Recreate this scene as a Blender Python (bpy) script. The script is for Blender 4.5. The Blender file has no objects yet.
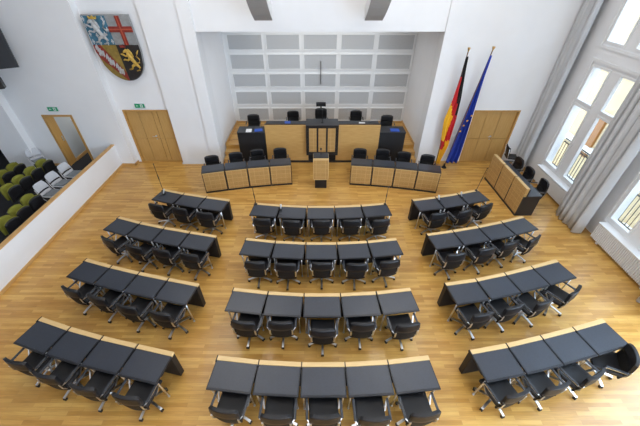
import bpy, bmesh, math, random
from mathutils import Vector, Matrix
random.seed(7)
R = math.radians
C = bpy.context.scene.collection
S = bpy.context.scene

# ------------------------------------------------------------------ camera, world, lights, exposure
cam = bpy.data.cameras.new('camera'); co = bpy.data.objects.new('camera', cam); C.objects.link(co)
co.location = (0, 0, 6.5); co.rotation_euler = (R(90 - 38.855), 0, 0)
cam.sensor_width = 36; cam.lens = 315.0 / 640 * 36; cam.shift_x = 3.0 / 640
cam.clip_end = 200
S.camera = co
S.view_settings.view_transform = 'Standard'; S.view_settings.look = 'None'
S.view_settings.gamma = 1; S.view_settings.exposure = 0.08
S.view_settings.use_curve_mapping = False

w = bpy.data.worlds.new('sky'); S.world = w; w.use_nodes = True
bg = w.node_tree.nodes['Background']
bg.inputs['Color'].default_value = (0.60, 0.79, 1.0, 1); bg.inputs['Strength'].default_value = 5.0

sl = bpy.data.lights.new('sun', 'SUN'); sl.energy = 2.2; sl.angle = R(1); sl.color = (1.0, .90, .74)   # falls on the far side of the street only
so = bpy.data.objects.new('sun', sl); C.objects.link(so); so.location = (-10, -5, 20)
so.rotation_euler = Vector((1, .25, -1.15)).to_track_quat('-Z', 'Y').to_euler()

def area(name, loc, rot, sx, sy, power, col):
    l = bpy.data.lights.new(name, 'AREA'); l.shape = 'RECTANGLE'; l.size = sx; l.size_y = sy
    l.energy = power; l.color = col
    o = bpy.data.objects.new(name, l); C.objects.link(o); o.location = loc; o.rotation_euler = rot
    return o
# daylight entering through the tall windows beside and behind the camera (openings in the right wall)
for yy in (2.9, -0.4, -3.7):
    area('window_daylight', (8.30, yy, 3.6), (0, R(90), 0), 6.4, 1.7, 300, (0.58, 0.77, 1.0))
# fill light added behind the camera for the back walls and niche
area('rear_fill', (2.5, -4.9, 5.0), (R(90), 0, R(180)), 9.0, 5.0, 330, (0.93, 0.96, 1.0))
area('niche_fill', (.1, 13.0, 4.68), (0, 0, 0), 5.0, 1.2, 45, (1.0, .98, .95))  # unseen area light added to brighten the niche
# unseen area lights under the ceiling for the hall's soft general light
for (xx, yy) in ((-3.5, 8.0), (3.5, 8.0), (-3.5, 2.0), (3.5, 2.0)):
    area('ceiling_light', (xx, yy, 8.85), (0, 0, 0), 4.0, 3.2, 150, (1.0, 0.97, 0.93))

# ------------------------------------------------------------------ materials
def nmat(name, col, rough=0.5, metal=0.0, spec=0.5, coat=0.0, noise=None, bump=None, sheen=0):
    m = bpy.data.materials.new(name); m.use_nodes = True
    nt = m.node_tree; b = nt.nodes['Principled BSDF']
    b.inputs['Base Color'].default_value = (*col, 1); b.inputs['Roughness'].default_value = rough
    b.inputs['Metallic'].default_value = metal; b.inputs['Specular IOR Level'].default_value = spec
    b.inputs['Coat Weight'].default_value = coat; b.inputs['Sheen Weight'].default_value = sheen
    tc = nt.nodes.new('ShaderNodeTexCoord')
    if noise:
        sc, amt = noise
        n = nt.nodes.new('ShaderNodeTexNoise'); n.inputs['Scale'].default_value = sc; n.inputs['Detail'].default_value = 4
        nt.links.new(tc.outputs['Object'], n.inputs['Vector'])
        r = nt.nodes.new('ShaderNodeValToRGB')
        r.color_ramp.elements[0].position = .3; r.color_ramp.elements[1].position = .7
        r.color_ramp.elements[0].color = (*[c * (1 - amt) for c in col], 1)
        r.color_ramp.elements[1].color = (*[min(1, c * (1 + amt)) for c in col], 1)
        nt.links.new(n.outputs['Fac'], r.inputs['Fac']); nt.links.new(r.outputs['Color'], b.inputs['Base Color'])
    if bump:
        n = nt.nodes.new('ShaderNodeTexNoise'); n.inputs['Scale'].default_value = bump[0]; n.inputs['Detail'].default_value = 3
        nt.links.new(tc.outputs['Object'], n.inputs['Vector'])
        bp = nt.nodes.new('ShaderNodeBump'); bp.inputs['Strength'].default_value = bump[1]; bp.inputs['Distance'].default_value = .004
        nt.links.new(n.outputs['Fac'], bp.inputs['Height']); nt.links.new(bp.outputs['Normal'], b.inputs['Normal'])
    return m

def woodmat(name, c1, c2, rot=(0, 0, 0), scale=(1, 12, 12), rough=.4, sc=3.0):
    m = nmat(name, c1, rough); nt = m.node_tree; b = nt.nodes['Principled BSDF']
    tc = nt.nodes.new('ShaderNodeTexCoord'); mp = nt.nodes.new('ShaderNodeMapping')
    mp.inputs['Rotation'].default_value = rot; mp.inputs['Scale'].default_value = scale
    n = nt.nodes.new('ShaderNodeTexNoise'); n.inputs['Scale'].default_value = sc; n.inputs['Detail'].default_value = 6; n.inputs['Distortion'].default_value = .4
    r = nt.nodes.new('ShaderNodeValToRGB'); r.color_ramp.elements[0].position = .3; r.color_ramp.elements[1].position = .72
    r.color_ramp.elements[0].color = (*c1, 1); r.color_ramp.elements[1].color = (*c2, 1)
    nt.links.new(tc.outputs['Object'], mp.inputs['Vector']); nt.links.new(mp.outputs['Vector'], n.inputs['Vector'])
    nt.links.new(n.outputs['Fac'], r.inputs['Fac']); nt.links.new(r.outputs['Color'], b.inputs['Base Color'])
    return m

def parquet():
    m = nmat('parquet', (.6, .36, .14), .32, coat=.15); nt = m.node_tree; b = nt.nodes['Principled BSDF']
    tc = nt.nodes.new('ShaderNodeTexCoord')
    br = nt.nodes.new('ShaderNodeTexBrick')
    br.offset = .37; br.offset_frequency = 2; br.squash = 1
    br.inputs['Scale'].default_value = 1; br.inputs['Brick Width'].default_value = .72; br.inputs['Row Height'].default_value = .072
    br.inputs['Mortar Size'].default_value = .0012; br.inputs['Mortar Smooth'].default_value = .1; br.inputs['Bias'].default_value = 0
    br.inputs['Color1'].default_value = (.46, .232, .048, 1); br.inputs['Color2'].default_value = (.64, .372, .100, 1)
    br.inputs['Mortar'].default_value = (.36, .19, .06, 1)
    nt.links.new(tc.outputs['Object'], br.inputs['Vector'])
    mp = nt.nodes.new('ShaderNodeMapping'); mp.inputs['Scale'].default_value = (1.5, 22, 1)
    n = nt.nodes.new('ShaderNodeTexNoise'); n.inputs['Scale'].default_value = 2.5; n.inputs['Detail'].default_value = 5
    nt.links.new(tc.outputs['Object'], mp.inputs['Vector']); nt.links.new(mp.outputs['Vector'], n.inputs['Vector'])
    mx = nt.nodes.new('ShaderNodeMixRGB'); mx.blend_type = 'OVERLAY'; mx.inputs['Fac'].default_value = .3
    nt.links.new(br.outputs['Color'], mx.inputs['Color1']); nt.links.new(n.outputs['Fac'], mx.inputs['Color2'])
    # broad, faint tone drift between batches of boards
    n2 = nt.nodes.new('ShaderNodeTexNoise'); n2.inputs['Scale'].default_value = .9; n2.inputs['Detail'].default_value = 2
    mp2 = nt.nodes.new('ShaderNodeMapping'); mp2.inputs['Scale'].default_value = (1, 4, 1)
    nt.links.new(tc.outputs['Object'], mp2.inputs['Vector']); nt.links.new(mp2.outputs['Vector'], n2.inputs['Vector'])
    mx2 = nt.nodes.new('ShaderNodeMixRGB'); mx2.blend_type = 'SOFT_LIGHT'; mx2.inputs['Fac'].default_value = .5
    nt.links.new(mx.outputs['Color'], mx2.inputs['Color1']); nt.links.new(n2.outputs['Fac'], mx2.inputs['Color2'])
    nt.links.new(mx2.outputs['Color'], b.inputs['Base Color'])
    return m

def gridwood(name):
    """light wood panel with rows of fine slots and a faint square grid (object X / Z)"""
    m = nmat(name, (.62, .42, .2), .45); nt = m.node_tree; b = nt.nodes['Principled BSDF']
    tc = nt.nodes.new('ShaderNodeTexCoord'); sp = nt.nodes.new('ShaderNodeSeparateXYZ'); cb = nt.nodes.new('ShaderNodeCombineXYZ')
    nt.links.new(tc.outputs['Object'], sp.inputs[0])
    nt.links.new(sp.outputs['X'], cb.inputs['X']); nt.links.new(sp.outputs['Z'], cb.inputs['Y'])
    br = nt.nodes.new('ShaderNodeTexBrick'); br.offset = 0; br.inputs['Scale'].default_value = 1
    br.inputs['Brick Width'].default_value = .165; br.inputs['Row Height'].default_value = .165
    br.inputs['Mortar Size'].default_value = .011; br.inputs['Mortar Smooth'].default_value = .6
    br.inputs['Color1'].default_value = (.50, .30, .105, 1); br.inputs['Color2'].default_value = (.54, .33, .12, 1)
    br.inputs['Mortar'].default_value = (.64, .41, .17, 1)
    nt.links.new(cb.outputs[0], br.inputs['Vector'])
    b2 = nt.nodes.new('ShaderNodeTexBrick'); b2.offset = 0; b2.inputs['Scale'].default_value = 1
    b2.inputs['Brick Width'].default_value = 3; b2.inputs['Row Height'].default_value = .022
    b2.inputs['Mortar Size'].default_value = .0042; b2.inputs['Mortar Smooth'].default_value = .2
    b2.inputs['Color1'].default_value = b2.inputs['Color2'].default_value = (1, 1, 1, 1)
    b2.inputs['Mortar'].default_value = (.55, .52, .45, 1)
    nt.links.new(cb.outputs[0], b2.inputs['Vector'])
    mx = nt.nodes.new('ShaderNodeMixRGB'); mx.blend_type = 'MULTIPLY'; mx.inputs['Fac'].default_value = .8
    nt.links.new(br.outputs['Color'], mx.inputs['Color1']); nt.links.new(b2.outputs['Color'], mx.inputs['Color2'])
    nt.links.new(mx.outputs['Color'], b.inputs['Base Color'])
    return m

def voromat(name, c1, c2, scale):
    m = nmat(name, c1, .8); nt = m.node_tree; b = nt.nodes['Principled BSDF']
    tc = nt.nodes.new('ShaderNodeTexCoord'); n = nt.nodes.new('ShaderNodeTexNoise')
    n.inputs['Scale'].default_value = scale; n.inputs['Detail'].default_value = 6; n.inputs['Roughness'].default_value = .8
    r = nt.nodes.new('ShaderNodeValToRGB'); r.color_ramp.elements[0].position = .42; r.color_ramp.elements[1].position = .58
    r.color_ramp.elements[0].color = (*c1, 1); r.color_ramp.elements[1].color = (*c2, 1)
    nt.links.new(tc.outputs['Object'], n.inputs['Vector']); nt.links.new(n.outputs['Fac'], r.inputs['Fac'])
    nt.links.new(r.outputs['Color'], b.inputs['Base Color'])
    return m

M = dict(
    wall=nmat('white_plaster', (.80, .81, .83), .85, noise=(2.0, .012)),
    niche=nmat('niche_plaster', (.84, .85, .87), .85, noise=(2.0, .012)),
    ceil=nmat('ceiling_white', (.8, .8, .8), .9),
    floor=parquet(),
    carpet=nmat('dark_carpet', (.012, .012, .015), .95, noise=(60, .3)),
    oak=woodmat('oak_veneer', (.44, .235, .06), (.54, .31, .095), scale=(14, 14, 1), rough=.42),
    oakh=woodmat('oak_horizontal', (.52, .30, .095), (.62, .385, .14), scale=(1, 14, 14), rough=.42),
    maple=woodmat('maple_strip', (.62, .42, .185), (.70, .49, .235), scale=(1, 14, 14), rough=.35),
    door=woodmat('door_veneer', (.46, .265, .08), (.54, .33, .115), scale=(14, 14, 1), rough=.42),
    trimwood=woodmat('skirting_wood', (.52, .30, .10), (.62, .38, .15), scale=(1, 1, 14), rough=.4),
    grid=gridwood('slotted_wood_panel'),
    black=nmat('black_laminate', (.016, .017, .021), .30, noise=(6, .1)),
    blackm=nmat('black_matt', (.010, .010, .012), .55, noise=(9, .15)),
    pad=nmat('black_linoleum', (.020, .025, .038), .38, spec=.8, noise=(30, .12), bump=(180, .15)),
    leather=nmat('black_leather', (.007, .007, .009), .48, noise=(12, .2), bump=(70, .5)),
    mesh=nmat('black_mesh_fabric', (.005, .005, .006), .7, noise=(90, .3), bump=(300, .5)),
    armpad=nmat('dark_grey_arm_pad', (.035, .038, .045), .35, noise=(20, .1)),
    chrome=nmat('polished_aluminium', (.80, .81, .84), .28, metal=1.0, noise=(8, .04)),
    caster=nmat('black_plastic', (.012, .012, .012), .4, noise=(20, .1)),
    white=nmat('white_lacquer', (.78, .79, .80), .4, noise=(3, .01)),
    frame=nmat('white_grid_frame', (.82, .83, .83), .6, noise=(3, .01)),
    acoustic=voromat('grey_acoustic_fleece', (.40, .415, .425), (.58, .59, .60), 38),
    rad=nmat('radiator_enamel', (.74, .75, .76), .4, noise=(3, .01)),
    curtain=nmat('grey_curtain', (.50, .51, .525), .9, noise=(1.5, .04), sheen=.2),
    glass=None,
    iron=nmat('black_iron', (.02, .02, .025), .5, noise=(20, .1)),
    facade=nmat('cream_facade', (.50, .38, .22), .9, noise=(1.2, .08)),
    stone=nmat('pale_stone', (.66, .62, .54), .9, noise=(1.5, .06)),
    shutter=woodmat('orange_brown_timber', (.20, .075, .015), (.30, .12, .03), scale=(10, 10, 1)),
    darkglass=nmat('dark_pane', (.05, .06, .07), .1, noise=(1, .1)),
    street=nmat('pale_paving', (.35, .34, .32), .9, noise=(2, .1)),
    speaker=voromat('speaker_grille', (.30, .30, .30), (.44, .44, .44), 120),
    speakerw=nmat('speaker_white', (.8, .8, .8), .5, noise=(5, .02)),
    green=nmat('olive_green_fabric', (.20, .20, .022), .85, noise=(60, .12)),
    greydoor=nmat('grey_fabric', (.20, .22, .24), .85, noise=(60, .12)),
    paleplastic=nmat('pale_grey_plastic', (.56, .58, .62), .45, noise=(10, .03)),
    exitg=nmat('exit_green', (.0, .30, .13), .4, noise=(10, .04)),
    exitw=nmat('exit_white', (.75, .8, .78), .4, noise=(10, .02)),
    screen=nmat('dark_screen', (.012, .015, .022), .45, noise=(4, .1)),
    fblack=nmat('flag_black', (.01, .01, .012), .8, noise=(20, .1)),
    fred=nmat('flag_red', (.55, .015, .02), .8, noise=(20, .06)),
    fgold=nmat('flag_gold', (.88, .48, .02), .8, noise=(20, .05)),
    fblue_shaded=nmat('flag_blue_shaded', (.015, .045, .35), .75, noise=(20, .06)),  # lower half of the blue flag, shade put into the colour
    fblue_lit=nmat('flag_blue_lit', (.012, .05, .42), .75, noise=(20, .06)),  # upper half of the cloth, lit copy of the same blue
    brass=nmat('brass', (.55, .36, .14), .3, metal=1, noise=(10, .1)),
    pole=woodmat('dark_pole_wood', (.12, .06, .03), (.2, .1, .05)),
    paper=nmat('white_paper', (.82, .83, .85), .8, noise=(10, .02)),
    bluepaper=nmat('blue_folder', (.03, .10, .50), .5, noise=(10, .05)),
    silver=nmat('silver_plastic', (.70, .71, .74), .3, metal=.6, noise=(10, .05)),
    azure=nmat('shield_blue', (.045, .15, .23), .6, noise=(9, .25)),
    argent=nmat('shield_silver', (.27, .28, .285), .55, noise=(9, .15)),
    argentlion=nmat('lion_silver', (.46, .47, .48), .5, noise=(14, .2)),
    gules=nmat('shield_red', (.24, .03, .02), .6, noise=(9, .2)),
    orr=nmat('shield_gold', (.25, .17, .035), .5, noise=(9, .25)),
    orlion=nmat('lion_gold', (.55, .35, .06), .45, noise=(14, .25)),
    sable=nmat('shield_black', (.018, .016, .016), .6, noise=(9, .2)),
)
def glassmat():
    m = bpy.data.materials.new('window_glass'); m.use_nodes = True; nt = m.node_tree
    for n in list(nt.nodes):
        if n.type != 'OUTPUT_MATERIAL': nt.nodes.remove(n)
    out = nt.nodes['Material Output']
    t = nt.nodes.new('ShaderNodeBsdfTransparent'); g = nt.nodes.new('ShaderNodeBsdfGlossy'); g.inputs['Roughness'].default_value = .02
    mx = nt.nodes.new('ShaderNodeMixShader'); mx.inputs[0].default_value = .07
    nt.links.new(t.outputs[0], mx.inputs[1]); nt.links.new(g.outputs[0], mx.inputs[2])
    nt.links.new(mx.outputs[0], out.inputs['Surface'])
    return m
M['glass'] = glassmat()

# ------------------------------------------------------------------ mesh helpers
def box(bm, x0, x1, y0, y1, z0, z1, bev=0, mat=None, mi=0):
    vs = [bm.verts.new((x, y, z)) for x in (x0, x1) for y in (y0, y1) for z in (z0, z1)]
    fs = [bm.faces.new([vs[i] for i in f]) for f in ((0, 1, 3, 2), (4, 6, 7, 5), (0, 4, 5, 1), (2, 3, 7, 6), (0, 2, 6, 4), (1, 5, 7, 3))]
    for f in fs: f.material_index = mi
    if mat is not None:
        for v in vs: v.co = mat @ v.co
    if bev > 0:
        es = list({e for f in fs for e in f.edges})
        r = bmesh.ops.bevel(bm, geom=es, offset=bev, segments=2, affect='EDGES', profile=.5, clamp_overlap=True)
        for f in r['faces']: f.material_index = mi
    return vs

def tube(bm, pts, r, n=8, cap=True, rs=None):
    """round bar through points; rs gives a radius per point"""
    pts = [Vector(p) for p in pts]; rings = []
    for i, p in enumerate(pts):
        if i == 0: t = pts[1] - p
        elif i == len(pts) - 1: t = p - pts[i - 1]
        else: t = (pts[i + 1] - p).normalized() + (p - pts[i - 1]).normalized()
        t.normalize()
        a = Vector((0, 0, 1)) if abs(t.z) < .9 else Vector((1, 0, 0))
        u = t.cross(a).normalized(); v = t.cross(u).normalized(); rr = rs[i] if rs else r
        rings.append([bm.verts.new(p + u * rr * math.cos(2 * math.pi * k / n) + v * rr * math.sin(2 * math.pi * k / n)) for k in range(n)])
    for a, b in zip(rings[:-1], rings[1:]):
        for k in range(n):
            f = bm.faces.new((a[k], a[(k + 1) % n], b[(k + 1) % n], b[k])); f.smooth = True
    if cap: bm.faces.new(rings[0][::-1]); bm.faces.new(rings[-1])

def flatbar(bm, pts, wid, th, side=Vector((1, 0, 0))):
    """flat strip swept through points; wid along 'side', th perpendicular"""
    pts = [Vector(p) for p in pts]; rings = []
    for i, p in enumerate(pts):
        if i == 0: t = pts[1] - p
        elif i == len(pts) - 1: t = p - pts[i - 1]
        else: t = (pts[i + 1] - p).normalized() + (p - pts[i - 1]).normalized()
        t.normalize(); nrm = t.cross(side).normalized()
        rings.append([bm.verts.new(p + side * a * wid / 2 + nrm * b * th / 2) for a, b in ((-1, -1), (1, -1), (1, 1), (-1, 1))])
    for a, b in zip(rings[:-1], rings[1:]):
        for k in range(4): bm.faces.new((a[k], a[(k + 1) % 4], b[(k + 1) % 4], b[k]))
    bm.faces.new(rings[0][::-1]); bm.faces.new(rings[-1])

def cyl(bm, c, r, z0, z1, n=16, axis='Z', r2=None):
    p0, p1 = {'Z': ((c[0], c[1], z0), (c[0], c[1], z1)), 'X': ((z0, c[0], c[1]), (z1, c[0], c[1])), 'Y': ((c[0], z0, c[1]), (c[0], z1, c[1]))}[axis]
    tube(bm, (p0, p1), r, n, rs=(r, r2 if r2 is not None else r))

def grid(bm, f, nu, nv, th, smooth=True):
    """closed slab from f(u,v)->Vector with thickness th along the local normal"""
    P = [[Vector(f(i / nu, j / nv)) for j in range(nv + 1)] for i in range(nu + 1)]
    N = [[None] * (nv + 1) for _ in range(nu + 1)]
    for i in range(nu + 1):
        for j in range(nv + 1):
            du = P[min(i + 1, nu)][j] - P[max(i - 1, 0)][j]; dv = P[i][min(j + 1, nv)] - P[i][max(j - 1, 0)]
            N[i][j] = du.cross(dv).normalized()
    A = [[bm.verts.new(P[i][j] + N[i][j] * th / 2) for j in range(nv + 1)] for i in range(nu + 1)]
    B = [[bm.verts.new(P[i][j] - N[i][j] * th / 2) for j in range(nv + 1)] for i in range(nu + 1)]
    for i in range(nu):
        for j in range(nv):
            for q in (bm.faces.new((A[i][j], A[i + 1][j], A[i + 1][j + 1], A[i][j + 1])),
                      bm.faces.new((B[i][j], B[i][j + 1], B[i + 1][j + 1], B[i + 1][j]))): q.smooth = smooth
    for i in range(nu):
        bm.faces.new((A[i][0], B[i][0], B[i + 1][0], A[i + 1][0])); bm.faces.new((A[i][nv], A[i + 1][nv], B[i + 1][nv], B[i][nv]))
    for j in range(nv):
        bm.faces.new((A[0][j], A[0][j + 1], B[0][j + 1], B[0][j])); bm.faces.new((A[nu][j], B[nu][j], B[nu][j + 1], A[nu][j + 1]))

def prism(bm, pts, h0, h1, mapf):
    """extrude a 2D polygon between h0 and h1; mapf(a,b,h)->xyz"""
    a = [bm.verts.new(mapf(x, y, h0)) for x, y in pts]; b = [bm.verts.new(mapf(x, y, h1)) for x, y in pts]
    n = len(pts)
    bm.faces.new(a[::-1]); bm.faces.new(b)
    for i in range(n): bm.faces.new((a[i], a[(i + 1) % n], b[(i + 1) % n], b[i]))

def obj(name, bm, m, parent=None, loc=None, rotz=0, bevel=0):
    bmesh.ops.recalc_face_normals(bm, faces=bm.faces[:])
    me = bpy.data.meshes.new(name); bm.to_mesh(me); bm.free()
    for x in (m if isinstance(m, (list, tuple)) else [m]): me.materials.append(x)
    o = bpy.data.objects.new(name, me); C.objects.link(o)
    if parent: o.parent = parent
    if loc: o.location = loc
    if rotz: o.rotation_euler = (0, 0, rotz)
    if bevel:
        b = o.modifiers.new('bevel', 'BEVEL'); b.width = bevel; b.segments = 2; b.limit_method = 'ANGLE'
    return o
def bx(*a, **k):
    bm = bmesh.new(); box(bm, *a, **k); return bm
def tag(o, label, cat, group=None):
    o['label'] = label; o['category'] = cat
    if group: o['group'] = group
    return o
def thing(name, label, cat, loc=(0, 0, 0), rotz=0, group=None):
    o = bpy.data.objects.new(name, None); C.objects.link(o); o.empty_display_size = .1
    o.location = loc; o.rotation_euler = (0, 0, rotz)
    return tag(o, label, cat, group)
def struct(name, bm, m, parent=None):
    o = obj(name, bm, m, parent)
    if parent is None: o['kind'] = 'structure'
    return o
def dup(root, loc, rotz, label, group=None):
    def cp(o, par):
        c = o.copy(); C.objects.link(c)
        if par: c.parent = par
        for ch in list(o.children): cp(ch, c)
        return c
    r = cp(root, None); r.location = loc; r.rotation_euler = (0, 0, rotz); r['label'] = label
    if group: r['group'] = group
    return r
class Proto:
    """first placement moves the built thing itself, later ones copy it"""
    def __init__(s, root): s.root = root; s.used = False
    def place(s, loc, rotz, label, group=None):
        if not s.used:
            s.used = True; s.root.location = loc; s.root.rotation_euler = (0, 0, rotz); s.root['label'] = label
            if group: s.root['group'] = group
            return s.root
        return dup(s.root, loc, rotz, label, group)

# ------------------------------------------------------------------ room shell
HC = 9.0
XL, XR = -7.85, 8.35           # divider line on the left, window wall on the right
YB = 11.33                     # face of the main back wall
struct('floor', bx(-7.96, 8.7, -5, 11.9, -.12, 0), M['floor'])
struct('floor_carpet', bx(-14, -7.96, -5, 14.2, -.12, 0), M['carpet'])
# back wall pieces. the double doors sit in shallow recesses
bm = bmesh.new()
box(bm, -5.47, -4.24, YB, YB + .5, 0, HC)               # between left door recess and the niche pilaster
box(bm, -7.34, -5.47, 11.45, YB + .5, 2.17, HC)         # over the left double door
box(bm, 4.45, 5.81, 11.40, YB + .5, 0, HC)              # right of niche
box(bm, 5.81, 7.52, 11.40, YB + .5, 2.17, HC)
box(bm, 7.52, 8.65, 11.40, YB + .5, 0, HC)
box(bm, -3.83, 4.03, YB, YB + .3, 4.72, HC)             # wall over the niche
box(bm, -7.34, -7.20, 11.45, YB + .5, 0, 2.17)
struct('wall_back', bm, M['wall'])
struct('trim_1', bx(-4.24, -3.83, YB - .07, YB + .5, 0, HC), M['wall'])
struct('trim_2', bx(4.03, 4.45, YB - .07, YB + .5, 0, HC), M['wall'])
# left part of the back wall, over the visitors' area, with an open doorway
bm = bmesh.new()
box(bm, -7.66, -7.34, 11.15, YB + .5, 0, HC)
box(bm, -8.92, -7.66, 11.15, 11.45, 0, HC)
box(bm, -10.02, -8.92, 11.15, 11.45, 2.10, HC)
box(bm, -10.95, -10.02, 11.15, 11.45, 0, HC)
struct('wall_left_back', bm, M['wall'])
struct('trim_3', bx(-12.05, -10.95, 10.85, 11.45, 0, HC), M['wall'])
struct('wall_far_left', bx(-14.2, -14, -5, 14.2, 0, HC), M['wall'])
bm = bmesh.new(); box(bm, -14, -12.05, 13.6, 13.8, 0, HC); box(bm, -12.15, -12.05, 11.45, 13.6, 0, HC)
struct('wall_alcove', bm, nmat('grey_blue_wall', (.30, .33, .38), .8, noise=(2, .04)))
# corridor behind the open doorway
bm = bmesh.new(); box(bm, -10.1, -9.94, 11.52, 14.0, 0, 2.5); box(bm, -8.9, -8.75, 11.45, 14.0, 0, 2.5)
box(bm, -9.94, -8.9, 13.9, 14.0, 0, 2.5); box(bm, -9.94, -8.9, 11.45, 14.0, 2.4, 2.5)
struct('wall_corridor', bm, nmat('corridor_grey', (.42, .44, .45), .8, noise=(2, .02)))
struct('baseboard_corridor', bx(-9.94, -9.91, 11.53, 13.9, 0, .12), M['trimwood'])
area('corridor_fill', (-9.4, 12.8, 2.38), (0, 0, 0), .8, 1.2, 22, (1, .98, .95))  # unseen light added so the corridor walls look lit
# divider, ceiling, rear walls
struct('wall_divider', bx(-7.96, -7.85, -5, 11.15, 0, .89), M['wall'])
struct('trim_4', bx(-7.975, -7.84, -5, 11.15, .89, .925, bev=.006), M['trimwood'])
struct('baseboard_divider', bx(-7.85, -7.83, -5, 11.15, 0, .09), M['trimwood'])
bm = bmesh.new(); box(bm, -7.83, -7.32, 11.13, 11.15, 0, .09); box(bm, -7.34, -7.32, 11.13, 11.43, 0, .09)
struct('baseboard_left', bm, M['trimwood'])
struct('baseboard_back', bx(-5.47, -3.83, YB - .09, YB - .06, 0, .06), M['white'])
struct('baseboard_visitor', bx(-10.95, -10.03, 11.12, 11.15, 0, .09), M['trimwood'])
struct('wall_rear', bx(-14, 8.7, -5.2, -5, 0, HC), M['wall'])
struct('ceiling', bx(-14, 8.7, -5, 14.3, HC, HC + .2), M['ceil'])
# niche
bm = bmesh.new(); box(bm, -4.05, -3.83, YB + .5, 14.45, 0, 4.9); box(bm, 4.03, 4.25, YB + .5, 14.45, 0, 4.9)
struct('wall_niche_sides', bm, M['niche'])
struct('ceiling_niche', bx(-3.83, 4.03, YB + .3, 14.45, 4.72, 4.9), M['ceil'])
nb = struct('wall_niche', bx(-3.83, 4.03, 14.33, 14.5, 0, 4.72), M['frame'])
cols = [-3.65, -2.08, -.56, .97, 2.48, 3.93]
zrows = [(4.14 - .0, 3.61), (3.41, 2.86), (2.64, 2.13), (1.89, 1.36), (1.15, .61)]
bm = bmesh.new()
for i in range(5):
    for (z1, z0) in zrows:
        a, b = cols[i] + .03, cols[i + 1] - .17
        if i == 4: b = cols[5] - .0
        # raised white rim
        for (x0, x1, zz0, zz1) in ((a - .04, b + .04, z1, z1 + .04), (a - .04, b + .04, z0 - .04, z0), (a - .04, a, z0, z1), (b, b + .04, z0, z1)):
            box(bm, x0, x1, 14.29, 14.33, zz0, zz1)
        p = obj('acoustic_panel', bx(a, b, 14.315, 14.335, z0, z1), M['acoustic'], nb)
obj('panel_rim', bm, M['frame'], nb)
# platform with three steps down at either side
struct('floor_platform', bx(-3.78, 4.03, 11.95, 14.33, .0, .5), M['floor'])
bm = bmesh.new()
for (s, x0, x1) in ((-1, -3.78, -2.95), (1, 3.3, 4.03)):
    box(bm, x0, x1, 11.35, 11.65, 0, .167); box(bm, x0, x1, 11.65, 11.95, 0, .333)
struct('trim_5', bm, M['oakh'])
bm = bmesh.new(); box(bm, -3.78, -3.75, 11.95, 14.33, .5, .58); box(bm, 4.0, 4.03, 11.95, 14.33, .5, .58); box(bm, -3.75, 4.0, 14.26, 14.29, .5, .56)
struct('baseboard_niche', bm, M['trimwood'])
bm = bmesh.new(); box(bm, 4.45, 5.79, 11.37, 11.40, 0, .07); box(bm, 7.54, 8.35, 11.37, 11.40, 0, .07)
struct('baseboard_right', bm, M['trimwood'])

# doors
def double_door(name, x0, x1, yf, split):
    H = 2.17
    bm = bmesh.new()
    box(bm, x0, x0 + .06, yf - .02, yf + .14, 0, H); box(bm, x1 - .06, x1, yf - .02, yf + .14, 0, H); box(bm, x0 + .06, x1 - .06, yf - .02, yf + .14, H - .06, H)
    d = struct(name, bm, M['oak'])
    edges = [x0 + .06] + split + [x1 - .06]
    bm = bmesh.new()
    for a, b in zip(edges[:-1], edges[1:]):
        box(bm, a + .008, b - .008, yf + .05, yf + .09, .01, 1.012); box(bm, a + .008, b - .008, yf + .05, yf + .09, 1.022, H - .065)
    l = obj('door_leaf', bm, M['door'], d)
    obj('door_core', bx(edges[0], edges[-1], yf + .085, yf + .12, 0, H - .06), M['trimwood'], d)
    hx = split[1] - .12 if len(split) > 1 else split[0]
    bm = bmesh.new(); cyl(bm, (hx, 1.12), .035, yf + .02, yf + .04, 14, 'Y')
    tube(bm, ((hx, yf + .02, 1.12), (hx, yf - .03, 1.12), (hx - .12, yf - .03, 1.12)), .011)
    cyl(bm, (hx, 1.0), .028, yf + .025, yf + .04, 12, 'Y')
    obj('door_handle', bm, M['chrome'], l)
    return d
double_door('door_1', -7.20, -5.49, 11.45, [-6.68, -6.16, -5.98])
double_door('door_2', 5.81, 7.52, 11.42, [6.35, 6.88])
# open door with timber frame
bm = bmesh.new()
box(bm, -10.02, -9.94, 11.13, 11.52, 0, 2.10); box(bm, -9.00, -8.92, 11.13, 11.46, 0, 2.10); box(bm, -9.94, -9.00, 11.13, 11.46, 2.03, 2.10)
d3 = struct('door_3', bm, M['oak'])
bm = bmesh.new(); box(bm, -9.94, -9.935, 11.40, 11.46, .95, 1.15); obj('strike_plate', bm, M['chrome'], d3)
bm = bmesh.new(); cyl(bm, (12.3, 1.45), .05, -9.94, -9.91, 12, 'X')
tag(obj('wall_button', bm, M['white']), 'small round white fitting on the corridor wall beyond the open door', 'fitting')

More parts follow.
